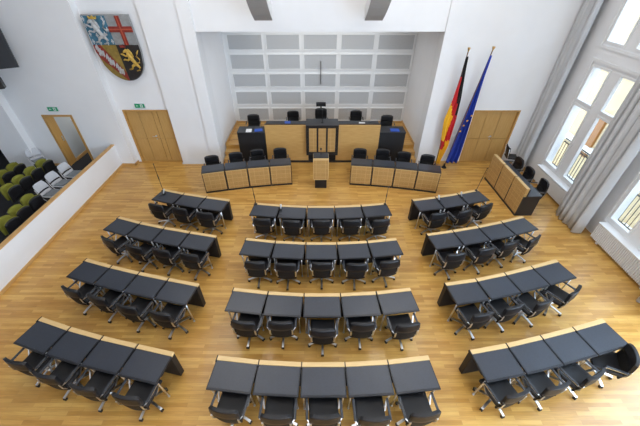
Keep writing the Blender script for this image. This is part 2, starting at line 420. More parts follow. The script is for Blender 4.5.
# ------------------------------------------------------------------ window wall
pitch = 3.29; y0s = [10.17 - pitch * k for k in range(5)]
def opening(k): return (y0s[k] - 1.81, y0s[k] + .10)
bm = bmesh.new()
prev = 12.0
for k in range(5):
    a, b = opening(k)
    box(bm, XR, XR + .35, b, prev, 0, HC); prev = a
    box(bm, XR, XR + .35, a, b, 0, .62)
    box(bm, XR, XR + .35, a, b, 4.08, 4.58)
    box(bm, XR, XR + .35, a, b, 7.2, HC)
box(bm, XR, XR + .35, -5, prev, 0, HC)
struct('wall_right', bm, M['wall'])
for k in range(5):
    a, b = opening(k); y0 = y0s[k]
    A = (y0 - .64, y0); B = (y0 - 1.71, y0 - 1.07)
    bm = bmesh.new(); X0, X1 = XR + .015, XR + .10
    def ring(za, zb, xa, xb, cells):
        """bars round a list of (y0,y1,z0,z1) panes"""
        box(bm, xa, xb, a, B[0], za, zb); box(bm, xa, xb, A[1], b, za, zb); box(bm, xa, xb, B[1], A[0], za, zb)
        for (p, q) in (A, B):
            last = za
            for (c0, c1) in cells:
                box(bm, xa, xb, p, q, last, c0); last = c1
            box(bm, xa, xb, p, q, last, zb)
    ring(.62, 4.08, X0, X1, [(.78, 2.83), (3.02, 3.98)])
    ring(4.58, 7.2, X0, X1, [(4.68, 7.10)])
    w_ = struct('window_%d' % (k + 1), bm, M['white'])
    bm = bmesh.new()   # moulded casement edges, standing proud
    for (p, q) in (A, B):
        for (c0, c1) in ((.78, 2.83), (3.02, 3.98), (4.68, 7.10)):
            for (u0, u1, v0, v1) in ((p - .05, p, c0 - .05, c1 + .05), (q, q + .05, c0 - .05, c1 + .05), (p, q, c0 - .05, c0), (p, q, c1, c1 + .05)):
                box(bm, XR - .01, X0, u0, u1, v0, v1)
    obj('casement_moulding', bm, M['white'], w_)
    bm = bmesh.new()
    for (u0, u1, v0, v1) in ((a - .08, b + .08, .56, .62), (a - .08, a, .62, 4.12), (b, b + .08, .62, 4.12), (a - .08, b + .08, 4.12, 4.2), (a - .08, b + .08, 4.48, 4.56), (a - .08, a, 4.56, 7.2), (b, b + .08, 4.56, 7.2)):
        box(bm, XR - .03, XR, u0, u1, v0, v1)
    obj('window_frame', bm, M['white'], w_)
    for (p, q) in (A, B):
        for (c0, c1) in ((.78, 2.83), (3.02, 3.98), (4.68, 7.10)):
            obj('pane', bx(XR + .05, XR + .056, p, q, c0, c1), M['glass'], w_)
    bm = bmesh.new(); ym = y0 - .74; cyl(bm, (ym, 1.75), .02, XR - .03, XR + .015, 10, 'X'); tube(bm, ((XR - .03, ym, 1.75), (XR - .03, ym, 1.62)), .01)
    obj('window_handle', bm, M['chrome'], w_)

# black railings outside the two visible windows
def railing(k, label):
    a, b = opening(k)
    t = thing('balcony_railing', label, 'railing', (8.83, (a + b) / 2, .45), 0, 'balcony railings')
    L = (b - a) / 2 + .1
    bm = bmesh.new()
    for z in (.08, .98, 1.10): box(bm, -.015, .015, -L, L, z, z + .03)
    obj('rail', bm, M['iron'], t)
    bm = bmesh.new(); n = 17
    for i in range(n + 1):
        y = -L + 2 * L * i / n
        tube(bm, ((0, y, .08), (0, y, .99)), .011, 6)
    for i in range(n):
        y = -L + 2 * L * (i + .5) / n
        tube(bm, [(0, y + .035 * math.cos(q * math.pi / 4), 1.05 + .035 * math.sin(q * math.pi / 4)) for q in range(9)], .005, 5)
    obj('baluster', bm, M['iron'], t)['kind'] = 'stuff'
    bm = bmesh.new(); box(bm, -.35, .3, -L, L, -.12, -.02)
    obj('balcony_ledge', bm, M['stone'], t)
railing(0, 'black iron railing outside the tall window nearest the flags')
railing(1, 'black iron railing outside the window above the ribbed radiator')

# opposite building and the street below
ob = thing('opposite_building', 'sunlit cream building across the street, seen through the tall windows', 'building', (15, 12, -5))
bm = bmesh.new(); box(bm, 0, 3, -14, 30, 0, 12); obj('facade', bm, M['facade'], ob)
bm = bmesh.new(); box(bm, -.25, 0, -14, 30, 3.2, 3.5); box(bm, -.35, 0, -14, 30, 7.4, 7.75); box(bm, -.5, 0, -14, 30, 11.5, 12)
obj('cornice', bm, M['stone'], ob)
for (y, z) in ((-9, 4.3), (-5.7, 4.3), (-2.4, 4.3), (.9, 4.3), (7.5, 4.3), (-9, 8.6), (-5.7, 8.6), (-2.4, 8.6), (.9, 8.6), (4.2, 8.6), (7.5, 8.6), (10.6, 8.6)):
    bm = bmesh.new(); box(bm, -.12, 0, y - .65, y + .65, z - .1, z); box(bm, -.12, 0, y - .65, y - .5, z, z + 2.0); box(bm, -.12, 0, y + .5, y + .65, z, z + 2.0); box(bm, -.12, 0, y - .65, y + .65, z + 2.0, z + 2.2)
    f = obj('window_surround', bm, M['stone'], ob); obj('pane', bx(-.03, 0.0, y - .5, y + .5, z, z + 2.0), M['darkglass'], f)
obj('timber_door', bx(-.15, 0, 3.6, 4.1, 2.9, 5.3, bev=.01), M['shutter'], ob)
struct('floor_street', bx(8.7, 15, -6, 30, -5.2, -5), M['street'])

# radiators
def radiator(y0, y1, ribbed, label):
    t = thing('radiator', label, 'radiator', (8.22, (y0 + y1) / 2, 0)); L = (y1 - y0) / 2
    bm = bmesh.new()
    if ribbed:
        n = int(2 * L / .055)
        for i in range(n):
            y = -L + 2 * L * (i + .5) / n
            box(bm, -.11, .10, y - .019, y + .019, .10, .585, bev=.008)
        box(bm, -.06, .06, -L, L, .14, .54)
        obj('ribs', bm, M['rad'], t)
    else:
        box(bm, -.10, .10, -L, L, .08, .56, bev=.01); obj('panel', bm, M['rad'], t)
    bm = bmesh.new(); box(bm, -.12, .12, -L - .01, L + .01, .59, .625, bev=.008); obj('top_cover', bm, M['white'], t)
    for s in (-1, 1): obj('bracket', bx(-.05, .10, s * (L - .25) - .03, s * (L - .25) + .03, 0, .6), M['rad'], t)
    bm = bmesh.new(); cyl(bm, (L + .05, .18), .025, -.02, .06, 10, 'X'); tube(bm, ((0, L + .05, .18), (0, L - .02, .18)), .012); obj('valve', bm, M['chrome'], t)
radiator(8.10, 10.15, False, 'smooth white radiator cover under the window nearest the flags')
radiator(4.75, 6.88, True, 'ribbed white radiator under the window at the right edge')

# curtains
def curtain(name, ya, yb, xc, amp, folds, label, ph=0, flare=0):
    bm = bmesh.new()
    def f(u, v):
        y = ya + (yb - ya) * u
        k = 1 - v
        a = 2 * math.pi * folds * u + ph
        x = xc + amp * (math.sin(a) + .35 * math.sin(2.3 * a + 1 + .6 * v)) * (1 + flare * k)
        y += .06 * math.sin(a * 1.0 + 1.2) + .02 * math.sin(5 * v + 7 * u)
        return (x, y, .04 + 7.4 * v)
    grid(bm, f, folds * 14, 16, .012)
    o = obj(name, bm, M['curtain'])
    return tag(o, label, 'curtain', 'floor-length curtains')
curtain('curtain', 6.98, 8.02, 7.89, .10, 5, 'grey curtain hanging to the floor between the two visible windows', flare=.35)
curtain('curtain', 10.72, 11.30, 8.06, .08, 4, 'grey gathered curtain in the corner beside the right double door')
curtain('curtain', 3.85, 4.72, 7.93, .11, 4, 'grey curtain of which only the hem shows at the right edge', ph=1, flare=.3)

# ------------------------------------------------------------------ desks of the hemicycle
def make_desk(W):
    t = thing('desk', '', 'desk')
    D = .592     # origin at middle of far edge, desk extends to -Y (towards its user)
    bm = bmesh.new(); box(bm, -W / 2, W / 2, -D, -.085, .728, .758, bev=.004)
    top = obj('desktop', bm, M['black'], t)
    bm = bmesh.new(); box(bm, -W / 2 + .022, W / 2 - .022, -D + .035, -.09, .758, .7605); obj('writing_pad', bm, M['pad'], top)
    bm = bmesh.new(); box(bm, -W / 2 + .012, W / 2, -.085, 0, .728, .772, bev=.004); obj('edge_strip', bm, M['maple'], t)
    bm = bmesh.new(); box(bm, -W / 2 - .004, -W / 2 + .012, -.12, 0.004, .72, .776); obj('cable_slot', bm, M['blackm'], t)
    bm = bmesh.new(); box(bm, -W / 2 + .005, W / 2 - .005, -.115, -.005, .03, .728, bev=.004); box(bm, -W / 2 + .03, W / 2 - .03, -.10, -.02, 0, .03)
    obj('front_panel', bm, M['blackm'], t)
    bm = bmesh.new(); box(bm, -W / 2 + .06, W / 2 - .06, -.40, -.115, .60, .615); obj('shelf', bm, M['blackm'], t)
    for s in (-1, 1):
        bm = bmesh.new(); x = s * (W / 2 - .05)
        tube(bm, ((x, -D + .06, .728), (x, -D + .10, .015)), .017, 10); cyl(bm, (x, -D + .10), .024, 0, .015, 10)
        obj('leg', bm, M['chrome'], t)
    bm = bmesh.new(); box(bm, -W / 2 + .05, W / 2 - .05, -D + .05, -D + .085, .70, .728); obj('cross_bar', bm, M['chrome'], t)
    return t
desk_c, desk_s = Proto(make_desk(.782)), Proto(make_desk(.757))

ROW = ['row nearest the lectern', 'second row from the lectern', 'third row from the lectern', 'row nearest the camera']
def arc_desks(block, pts, row, y, names, rotset):
    n = len(pts)
    for i, ((x, dy), a) in enumerate(zip(pts, rotset)):
        (desk_c if n == 5 else desk_s).place((x, y + dy, 0), R(a), 'black desk %s, %s %s' % (names[i], block, ROW[row]), 'desks of the %s %s' % (block, ROW[row]))

N5 = ['at the left end', 'second from left', 'in the middle', 'second from right', 'at the right end']
N4 = ['at the left end', 'second from left', 'second from right', 'at the right end']
N3 = ['at the left end', 'in the middle', 'at the right end']
def chain(xe, ye, angs, w):
    """centres of desks laid edge to edge from the left end of the far edge"""
    out = []
    for a in angs:
        dx, dy = w * math.cos(R(a)), w * math.sin(R(a))
        out.append((xe + dx / 2, ye + dy / 2)); xe += dx; ye += dy
    return out
# centre block
ca = [-8, -4, 0, 4, 8]
for r, (yl, pw, k) in enumerate(((7.62, .80, 1), (6.07, .798, 1), (4.45, .796, .92), (2.90, .785, .78))):
    A = [a * k for a in ca]
    arc_desks('centre block', chain(.108 - pw * 2.49, yl, A, pw), r, 0, N5, A)
# left block
for r, (yr, A) in enumerate(((7.77, [-17.5, -13.5, -12.5]), (6.16, [-19, -15.5, -13.5, -12.5]), (4.56, [-17, -15, -13.5, -12.5]), (2.96, [-17, -14.5, -12.5, -12]))):
    xs, ys = -2.665, yr
    for a in A[::-1]: xs -= .777 * math.cos(R(a)); ys -= .777 * math.sin(R(a))
    arc_desks('left block', chain(xs, ys, A, .777), r, 0, N3 if r == 0 else N4, A)
# right block
for r, (xl, yl, A) in enumerate(((2.90, 7.78, [11, 14, 16.5]), (2.92, 6.23, [11, 13, 15.5, 18]), (2.89, 4.58, [9.5, 13.5, 15.5, 16.5]), (2.86, 3.00, [10, 12.5, 13.5, 14.5]))):
    arc_desks('right block', chain(xl, yl, A, .765), r, 0, N3 if r == 0 else N4, A)

# ------------------------------------------------------------------ swivel chairs
def make_chair(headrest=False, back=.93, wide=.50):
    t = thing('swivel_chair', '', 'chair')
    # seat
    bm = bmesh.new()
    def f(u, v):
        x = (u - .5) * .50; y = -.22 + .46 * v
        return (x, y, .475 + .02 * abs(2 * u - 1) ** 2 - .035 * max(0, v - .75) * 4 * (v - .75) - .012 * math.cos(math.pi * (v - .5)))
    grid(bm, f, 8, 8, .065); obj('seat', bm, M['leather'], t, bevel=.015)
    # back: curved shell, wide, slightly wrapped forward at the sides
    bz0 = .37
    bm = bmesh.new()
    def g(u, v):
        s = 2 * u - 1
        wd = wide * (.455 + .035 * math.sin(math.pi * min(1, v * .8 + .1)))
        z = bz0 + (back - bz0) * v - .045 * (abs(s) ** 5) * max(0, v - .6) * 2.5
        y = -.245 - .022 * v + .045 * s * s - .02 * math.sin(math.pi * v)
        return (s * wd, y, z)
    grid(bm, g, 10, 8, .035); b = obj('backrest', bm, M['mesh'], t, bevel=.01)
    bm = bmesh.new()
    def g2(u, v):
        s = 2 * u - 1; p = g(u, .56 + .45 * v); return (p[0] * 1.02, p[1] - .004, p[2] + .006)
    grid(bm, g2, 10, 4, .050); obj('back_top_cover', bm, M['leather'], b)
    for s in (-1, 1):
        # bright bracket up the side of the back, and arm
        bm = bmesh.new()
        flatbar(bm, ((s * .15, -.12, .43), (s * .215, -.235, .45), (s * .228, -.272, .54), (s * .228, -.276, .68)), .034, .012, Vector((1, 0, 0)))
        obj('back_bracket', bm, M['chrome'], t)
        bm = bmesh.new()
        flatbar(bm, ((s * .235, -.25, .62), (s * .285, -.20, .660), (s * .295, -.02, .665), (s * .29, .12, .655)), .020, .016, Vector((1, 0, 0)))
        flatbar(bm, ((s * .29, .11, .655), (s * .285, .12, .60), (s * .265, .02, .46), (s * .18, -.02, .43)), .026, .014, Vector((1, 0, 0)))
        arm = obj('armrest', bm, M['chrome'], t)
        bm = bmesh.new()
        box(bm, s * .287 - .022, s * .287 + .022, -.21, .13, .670, .690, bev=.008)
        obj('arm_pad', bm, M['armpad'], arm)
    bm = bmesh.new(); box(bm, -.11, .11, -.15, .12, .40, .445, bev=.012); obj('mechanism', bm, M['caster'], t)
    bm = bmesh.new(); tube(bm, ((0, 0, .41), (0, 0, .27), (0, 0, .269), (0, 0, .10)), .02, 12, rs=(.020, .020, .03, .032)); obj('column', bm, M['chrome'], t)
    bm = bmesh.new(); cyl(bm, (0, 0), .045, .085, .13, 14)
    for k in range(5):
        a = R(72 * k + 90 + 180); c, s_ = math.cos(a), math.sin(a)
        flatbar(bm, ((c * .02, s_ * .02, .112), (c * .17, s_ * .17, .100), (c * .31, s_ * .31, .072)), .042, .022, Vector((-s_, c, 0)))
    obj('star_base', bm, M['chrome'], t)
    for k in range(5):
        a = R(72 * k + 90 + 180); c, s_ = math.cos(a), math.sin(a); bm = bmesh.new()
        for q in (-.016, .016):
            p = Vector((c * .30, s_ * .30, .028)); d = Vector((-s_, c, 0))
            tube(bm, (p + d * (q - .010), p + d * (q + .010)), .028, 12)
        tube(bm, ((c * .30, s_ * .30, .03), (c * .30, s_ * .30, .066)), .010, 8)
        obj('caster', bm, M['caster'], t)
    if headrest:
        bm = bmesh.new()
        def h(u, v):
            s = 2 * u - 1; return (s * .20, -.27 + .03 * s * s, back + .10 + .17 * v)
        grid(bm, h, 8, 4, .05); hr = obj('headrest', bm, M['leather'], t)
        bm = bmesh.new(); flatbar(bm, ((0, -.30, back - .1), (0, -.31, back + .03), (0, -.29, back + .14)), .06, .012, Vector((1, 0, 0))); obj('headrest_stem', bm, M['caster'], hr)
    return t
chair = Proto(make_chair())
CH = dict(
CA=[(-1.54, 6.80, 0), (-.70, 6.72, -2), (.13, 6.74, 1), (.97, 6.74, 2), (1.79, 6.76, 9)],
CB=[(-1.49, 5.19, -2), (-.74, 5.13, 0), (.12, 5.16, 0), (.96, 5.13, 1), (1.76, 5.22, 9)],
CC=[(-1.48, 3.59, -5), (-.73, 3.58, 1), (.12, 3.42, 0), (.92, 3.56, 0), (1.82, 3.54, 8)],
CD=[(-1.51, 2.01, -8), (-.66, 1.92, -2), (.12, 1.92, 1), (.92, 1.89, 1), (1.75, 1.96, 7)],
LA=[(-4.79, 7.46, -17), (-4.02, 7.28, -12), (-3.23, 7.07, -8)],
LB=[(-5.46, 6.01, -26), (-4.66, 5.73, -18), (-3.92, 5.60, -14), (-3.17, 5.45, -10)],
LC=[(-5.47, 4.41, -20), (-4.77, 4.20, -17), (-4.01, 3.96, -14), (-3.24, 3.80, -12)],
LD=[(-5.48, 2.80, -12), (-4.79, 2.56, -13), (-4.01, 2.36, -10), (-3.19, 2.21, -8)],
RA=[(3.50, 7.05, 10), (4.31, 7.18, 18), (5.02, 7.45, 24)],
RB=[(3.45, 5.46, 9), (4.29, 5.65, 14), (5.00, 5.87, 20), (5.70, 6.04, 32)],
RC=[(3.42, 3.78, 14), (4.15, 3.96, 18), (4.87, 4.09, 24), (5.68, 4.37, 34)],
RD=[(3.38, 2.26, 17), (4.13, 2.38, 14), (4.90, 2.57, 24), (5.80, 2.90, 66)])
BL = dict(C='centre block', L='left block', R='right block')
for k, L in CH.items():
    blk, row = BL[k[0]], 'ABCD'.index(k[1]); nm = {3: N3, 4: N4, 5: N5}[len(L)]
    for i, (x, y, a) in enumerate(L):
        x *= .9876; y *= .9876; dx, dy = math.sin(R(a)) * .20, -math.cos(R(a)) * .20     # back-top centre -> chair centre
        lab = 'black swivel chair %s, %s %s' % (nm[i], blk, ROW[row])
        if k == 'RD' and i == 3: lab = 'black swivel chair turned sideways past the end of the right block row nearest the camera'
        if k == 'CC' and i == 2: lab = 'black swivel chair pulled out furthest, middle of the third row from podium, centre block'
        chair.place((x - dx, y - dy, 0), R(a + random.uniform(-1.5, 1.5)), lab, 'swivel chairs of the %s, %s' % (blk, ROW[row]))

# ------------------------------------------------------------------ front benches (curved rows of panelled desks facing the hall)
def make_unit(W, H, D, cap=False):
    t = thing('bench_desk', '', 'desk')   # front face at local y=0 facing -Y, user behind (+Y)
    bm = bmesh.new(); box(bm, -W / 2 + .012, W / 2 - .012, 0, .03, .07, H - .05, bev=.003); p = obj('front_panel', bm, M['grid'], t)
    bm = bmesh.new(); box(bm, -W / 2 + .012, W / 2 - .012, -.008, .035, H - .05, H - .03, bev=.002); obj('panel_edge', bm, M['maple'], p)
    bm = bmesh.new(); box(bm, -W / 2, W / 2, .035, .06, .0, H - .03); box(bm, -W / 2, -W / 2 + .025, .0, D, 0, H - .03); box(bm, W / 2 - .025, W / 2, .0, D, 0, H - .03); box(bm, -W / 2, W / 2, -.004, .035, 0, .065)
    obj('carcass', bm, M['black'], t)
    bm = bmesh.new(); box(bm, -W / 2, W / 2, -.006, D, H - .03, H, bev=.004); top = obj('desktop', bm, M['black'], t)
    bm = bmesh.new(); box(bm, -W / 2 + .02, W / 2 - .02, .08, D - .03, H, H + .002); obj('writing_pad', bm, M['pad'], top)
    return t
unit = Proto(make_unit(.765, .84, .50))
NU = ['leftmost of four', 'second from left', 'second from right', 'rightmost of four']
for side, xe, ye, angs in (('left', -3.94, 9.18, [14, 12, 9.5, 7.5]), ('right', 1.20, 9.74, [-7, -9, -11.5, -13.5])):
    for i, ((x, y), a) in enumerate(zip(chain(xe, ye, angs, .772), angs)):
        unit.place((x, y, 0), R(a), 'wood-fronted black bench desk, %s in the bench %s of the lectern' % (NU[i], side), 'front bench %s of the lectern' % side)
for side, L in (('left', [(-3.86, 10.25, 14), (-3.03, 10.50, 12), (-2.27, 10.74, 9), (-1.41, 10.84, 7)]), ('right', [(1.64, 10.80, -7), (2.50, 10.76, -9), (3.26, 10.54, -11), (4.08, 10.32, -13)])):
    for i, (x, y, a) in enumerate(L):
        a2 = R(a + 180)
        chair.place((x + math.sin(a2) * .28 * 1.0, y - math.cos(a2) * -.28 - .56, 0) if False else (x - math.sin(R(a)) * -.28, y - .28, 0), a2,
                    'black chair facing the hall, %s at the bench %s of the lectern' % (NU[i], side), 'chairs behind the bench %s of the lectern' % side)

# side bench by the windows: three taller panelled units, low desk behind
def make_side_unit():
    t = thing('side_bench_desk', '', 'desk'); W, H = .745, 1.02
    bm = bmesh.new(); box(bm, -W / 2 + .020, W / 2 - .020, 0, .10, .07, H, bev=.004); p = obj('front_panel', bm, M['grid'], t)
    bm = bmesh.new(); box(bm, -W / 2 + .018, W / 2 - .018, -.004, .104, H, H + .014, bev=.003); obj('panel_cap', bm, M['maple'], p)
    bm = bmesh.new(); box(bm, -W / 2, W / 2, -.006, .12, 0, .065); box(bm, -W / 2, -W / 2 + .02, 0.01, .56, 0, .735); box(bm, W / 2 - .02, W / 2, .01, .56, 0, .735); box(bm, -W / 2, W / 2, .10, .12, .065, 1.0)
    obj('carcass', bm, M['black'], t)
    bm = bmesh.new(); box(bm, -W / 2, W / 2, .12, .60, .735, .765, bev=.004); obj('desktop', bm, M['pad'], t)
    return t
su = Proto(make_side_unit())
for i, nm in enumerate(('one nearest the flags', 'middle one', 'one nearest the desk rows')):
    y = 10.18 - .375 - i * .75
    su.place((6.38 + .015 * i, y, 0), R(-90 + .8), 'tall slotted-wood bench desk by the windows, %s of three' % nm, 'bench desks by the windows')
for i, (x, y, nm) in enumerate(((7.34, 10.0, 'one nearest the flags'), (7.36, 9.32, 'middle one'), (7.42, 8.58, 'one nearest the desk rows'))):
    chair.place((x - .28, y, 0), R(90 - 6 * (i == 2)), 'black swivel chair at the bench by the windows, %s of three' % nm, 'chairs at the bench by the windows')
# cantilever chair near the corner
t = thing('cantilever_chair', 'small black chair on bright tube legs, standing by the corner curtain', 'chair', (7.62, 10.98, 0), R(-100))
bm = bmesh.new(); grid(bm, lambda u, v: ((u - .5) * .44, (v - .5) * .42, .46 + .02 * (2 * u - 1) ** 2), 6, 6, .04); obj('seat', bm, M['leather'], t)
bm = bmesh.new(); grid(bm, lambda u, v: ((u - .5) * .42, -.22 - .06 * v + .03 * (2 * u - 1) ** 2, .55 + .36 * v), 6, 6, .03); obj('backrest', bm, M['leather'], t)
for s in (-1, 1):
    bm = bmesh.new(); tube(bm, ((s * .22, -.27, .88), (s * .22, -.22, .47), (s * .22, .20, .45), (s * .22, .22, .42), (s * .22, .22, .03), (s * .22, .19, .012), (s * .22, -.22, .012)), .012, 8); obj('tube_frame', bm, M['chrome'], t)

# ------------------------------------------------------------------ president's bench in the niche mouth
YP = 11.38
t = thing('president_bench', "long wooden president's bench with black plinth in the niche mouth", 'bench', (.2, YP, 0))
for s in (-1, 1):
    xa, xb = (-2.20, -.55) if s < 0 else (.55, 2.22)
    bm = bmesh.new(); box(bm, xa, xb, 0, .05, .10, 1.60, bev=.004); obj('front_panel', bm, M['oakh'], t)
bm = bmesh.new(); box(bm, -2.20, 2.22, .0, .10, 0, .10); obj('plinth', bm, M['black'], t)
bm = bmesh.new(); box(bm, -2.20, 2.22, .05, .62, 1.48, 1.52); box(bm, -2.20, 2.22, .05, .10, 1.52, 1.63); obj('desktop', bm, M['black'], t)
bm = bmesh.new(); box(bm, -2.20, 2.22, .1, .16, .1, 1.48); obj('inner_panel', bm, M['blackm'], t)
bm = bmesh.new(); box(bm, -.62, .62, -.14, .50, .42, 1.66, bev=.006); cb = obj('speaker_desk', bm, M['black'], t)
for i in range(3):
    x = -.36 + .36 * i
    bm = bmesh.new(); box(bm, x - .145, x + .145, -.152, -.14, .56, 1.54); obj('slotted_panel', bm, M['grid'], cb)
bm = bmesh.new()
for (a, b, c, d) in ((-.62, .62, .42, .47), (-.62, .62, 1.61, 1.66), (-.62, -.56, .47, 1.61), (.56, .62, .47, 1.61)): box(bm, a, b, -.165, -.14, c, d)
obj('raised_frame', bm, M['black'], cb)
for (x0, x1, lab) in ((-3.08, -2.02, 'black side cabinet at the left end of the president\'s bench'), (2.42, 3.42, 'black side cabinet at the right end of the president\'s bench')):
    t = thing('side_cabinet', lab, 'cabinet', ((x0 + x1) / 2, YP, 0), 0, "side cabinets of the president's bench"); h = (x1 - x0) / 2
    bm = bmesh.new(); box(bm, -h, h, 0, .56, 0, 1.27, bev=.006); obj('body', bm, M['blackm'], t)
    bm = bmesh.new(); box(bm, -h - .01, h + .01, -.01, .58, 1.27, 1.31, bev=.005); obj('top', bm, M['black'], t)
# president row chairs on the platform
pc = make_chair(headrest=True, back=1.06)
tag(pc, "tall black chair with headrest in the middle of the president's bench", 'chair'); pc.location = (.17, 12.95, .5); pc.rotation_euler = (0, 0, R(180))
for (x, y, a, nm) in ((-2.66, 12.90, 4, 'behind the left black side cabinet'), (-1.02, 13.30, 3, "left of the tall headrest chair behind the president's bench"), (1.68, 13.35, -3, "right of the tall headrest chair behind the president's bench"), (2.92, 12.82, -4, 'behind the right black side cabinet')):
    chair.place((x, y - .3, .5), R(180 + a), 'black swivel chair on the platform %s' % nm, 'chairs on the platform')

# lectern
t = thing('lectern', 'slotted light wood lectern on a black foot at the centre of the floor', 'lectern', (.135, 9.50, 0))
bm = bmesh.new(); box(bm, -.21, .21, .02, .36, 0, .36); obj('foot', bm, M['blackm'], t)
bm = bmesh.new(); box(bm, -.27, .27, 0, .40, .36, 1.20, bev=.005); b = obj('body', bm, M['maple'], t)
bm = bmesh.new(); box(bm, -.25, .25, -.008, 0, .40, 1.16); obj('slotted_panel', bm, M['grid'], b)
bm = bmesh.new(); box(bm, -.26, .26, .06, .42, 1.20, 1.23, bev=.004); obj('reading_top', bm, M['black'], t)
bm = bmesh.new(); tube(bm, ((0, .12, 1.23), (0, .10, 1.36), (0, .14, 1.48)), .008, 8); tube(bm, ((0, .14, 1.47), (0, .17, 1.54)), .028, 10); obj('microphone', bm, M['caster'], t)
bm = bmesh.new(); tube(bm, ((0, 0, 0), (0, -.02, .30), (0, .02, .45)), .008, 8); tube(bm, ((0, .02, .44), (0, .05, .51)), .025, 10); cyl(bm, (0, 0), .05, 0, .015)
m_ = tag(obj('desk_microphone', bm, M['caster']), "black gooseneck microphone on the centre of the president's bench", 'microphone'); m_.location = (.2, 11.5, 1.66)

# ------------------------------------------------------------------ microphones on stands, conference mics, papers
def mic_stand(base, top, lab):
    b = Vector(base); T = Vector(top); d = T - b
    t = thing('gooseneck_microphone', lab, 'microphone', base, 0, 'gooseneck microphones at the front desks')
    bm = bmesh.new(); tube(bm, (Vector((0, 0, 0)), d * .42 * Vector((1, 1, 1)).length / math.sqrt(3)), 0.009, 6); cyl(bm, (0, 0), .045, -.004, .008, 14)
    obj('stem', bm, M['caster'], t)
    bm = bmesh.new(); tube(bm, (d * .40, d * .60), .014, 8); obj('grip', bm, M['caster'], t)
    bm = bmesh.new(); tube(bm, (d * .6, d * .8 + Vector((.0, 0, .01)), d), .008, 6); tube(bm, (d * .97, d), .017, 10, rs=(.012, .02)); obj('gooseneck', bm, M['caster'], t)
mic_stand((-1.83, 7.53, .776), (-1.89, 7.62, 1.36), 'thin black gooseneck microphone at the left end of the centre block front row')
mic_stand((2.04, 7.53, .776), (2.08, 7.62, 1.36), 'thin black gooseneck microphone at the right end of the centre block front row')
mic_stand((-4.88, 8.23, .776), (-4.98, 8.40, 1.66), 'thin black gooseneck microphone at the left end of the left block front row')
mic_stand((5.06, 8.25, .776), (5.30, 8.50, 1.45), 'thin black gooseneck microphone at the right end of the right block front row')
def conf_mic(x, y, rz, lab):
    t = thing('conference_microphone', lab, 'microphone', (x, y, .7615), R(rz), 'silver microphones lying on front row desks')
    bm = bmesh.new(); box(bm, -.035, .035, -.05, .05, 0, .035, bev=.01); obj('base_unit', bm, M['caster'], t)
    bm = bmesh.new(); tube(bm, ((0, .0, .035), (0, .05, .10), (0, .07, .16)), .022, 10, rs=(.015, .022, .03)); obj('silver_head', bm, M['silver'], t)
    bm = bmesh.new(); tube(bm, [(.05 * math.cos(k * .7), -.08 - .014 * k + .035 * math.sin(k * .7), .006) for k in range(10)], .005, 6); obj('cable', bm, M['caster'], t)
conf_mic(-1.06, 7.26, 0, 'silver microphone between the first two desks of the centre block front row')
conf_mic(3.72, 7.72, 12, 'left one of two silver microphones on the right block front row')
conf_mic(4.47, 7.90, 15, 'right one of two silver microphones on the right block front row')
conf_mic(-4.80, 8.05, -20, 'silver microphone on the left block front row, at its left end')
def sheet(x, y, z, w, d, rz, m, lab, name='paper', cat='paper', g=None, th=.006):
    bm = bmesh.new(); box(bm, -w / 2, w / 2, -d / 2, d / 2, 0, th, bev=.001)
    if cat == 'folder': box(bm, -w / 2 + .01, w / 2 - .02, -d / 2 + .01, d / 2 - .01, th, th + .004, mi=0)
    o = obj(name, bm, m); o.location = (x, y, z); o.rotation_euler = (0, 0, R(rz)); return tag(o, lab, cat, g)
sheet(-2.65, 11.55, 1.311, .22, .30, 4, M['paper'], 'white sheet of paper on the left black side cabinet')
sheet(-2.28, 11.58, 1.311, .30, .22, 12, M['bluepaper'], 'blue folder beside the white paper on the left side cabinet', 'folder', 'folder', th=.02)
sheet(3.03, 11.58, 1.311, .34, .24, -3, M['bluepaper'], 'blue folder on the right black side cabinet', 'folder', 'folder', th=.02)
sheet(-1.15, 11.80, 1.521, .22, .28, 6, M['bluepaper'], "blue folder on the president's bench left of centre", 'folder', 'folder', th=.02)
sheet(1.75, 11.72, 1.521, .24, .28, -5, M['paper'], "white sheet of paper on the president's bench right of centre")

# ------------------------------------------------------------------ hung things
# slim wall cross
t = thing('wall_cross', 'slim cross hanging on the grey acoustic wall of the niche', 'cross', (.16, 14.30, 2.25))
bm = bmesh.new(); box(bm, -.018, .018, -.04, -.005, 0, .92); obj('upright', bm, nmat('dark_bronze', (.12, .12, .12), .5, noise=(8, .1)), t)
bm = bmesh.new(); box(bm, -.26, .26, -.03, -.008, .62, .645); obj('cross_arm', bm, M['paleplastic'], t)
# curved loudspeaker arrays
def array(x, lab):
    t = thing('line_array_loudspeaker', lab, 'loudspeaker', (x, 10.3, 5.1), 0, 'curved loudspeaker arrays')
    ang = [64, 59, 54, 46, 34, 20, 8]; y, z = .45, 0; hh = .41
    for i, a in enumerate(ang):
        c, s = math.cos(R(a)), math.sin(R(a)); y2, z2 = y - hh * s, z + hh * c
        bm = bmesh.new(); mt = Matrix.Translation((0, y, z)) @ Matrix.Rotation(R(a), 4, 'X')
        box(bm, -.27, .27, .01, .36, .006, hh - .006, bev=.004, mat=mt); e = obj('cabinet', bm, M['speakerw'], t)
        bm = bmesh.new(); box(bm, -.26, .26, -.004, .012, .006, hh - .006, mat=mt); obj('grille', bm, M['speaker'], e)
        y, z = y2, z2
    bm = bmesh.new(); tube(bm, ((0, y + .15, z), (0, y + .15, 3.85)), .012, 6); obj('suspension_rod', bm, M['chrome'], t)
array(-1.57, 'curved grey loudspeaker array hanging above the niche, left one')
array(1.66, 'curved grey loudspeaker array hanging above the niche, right one')
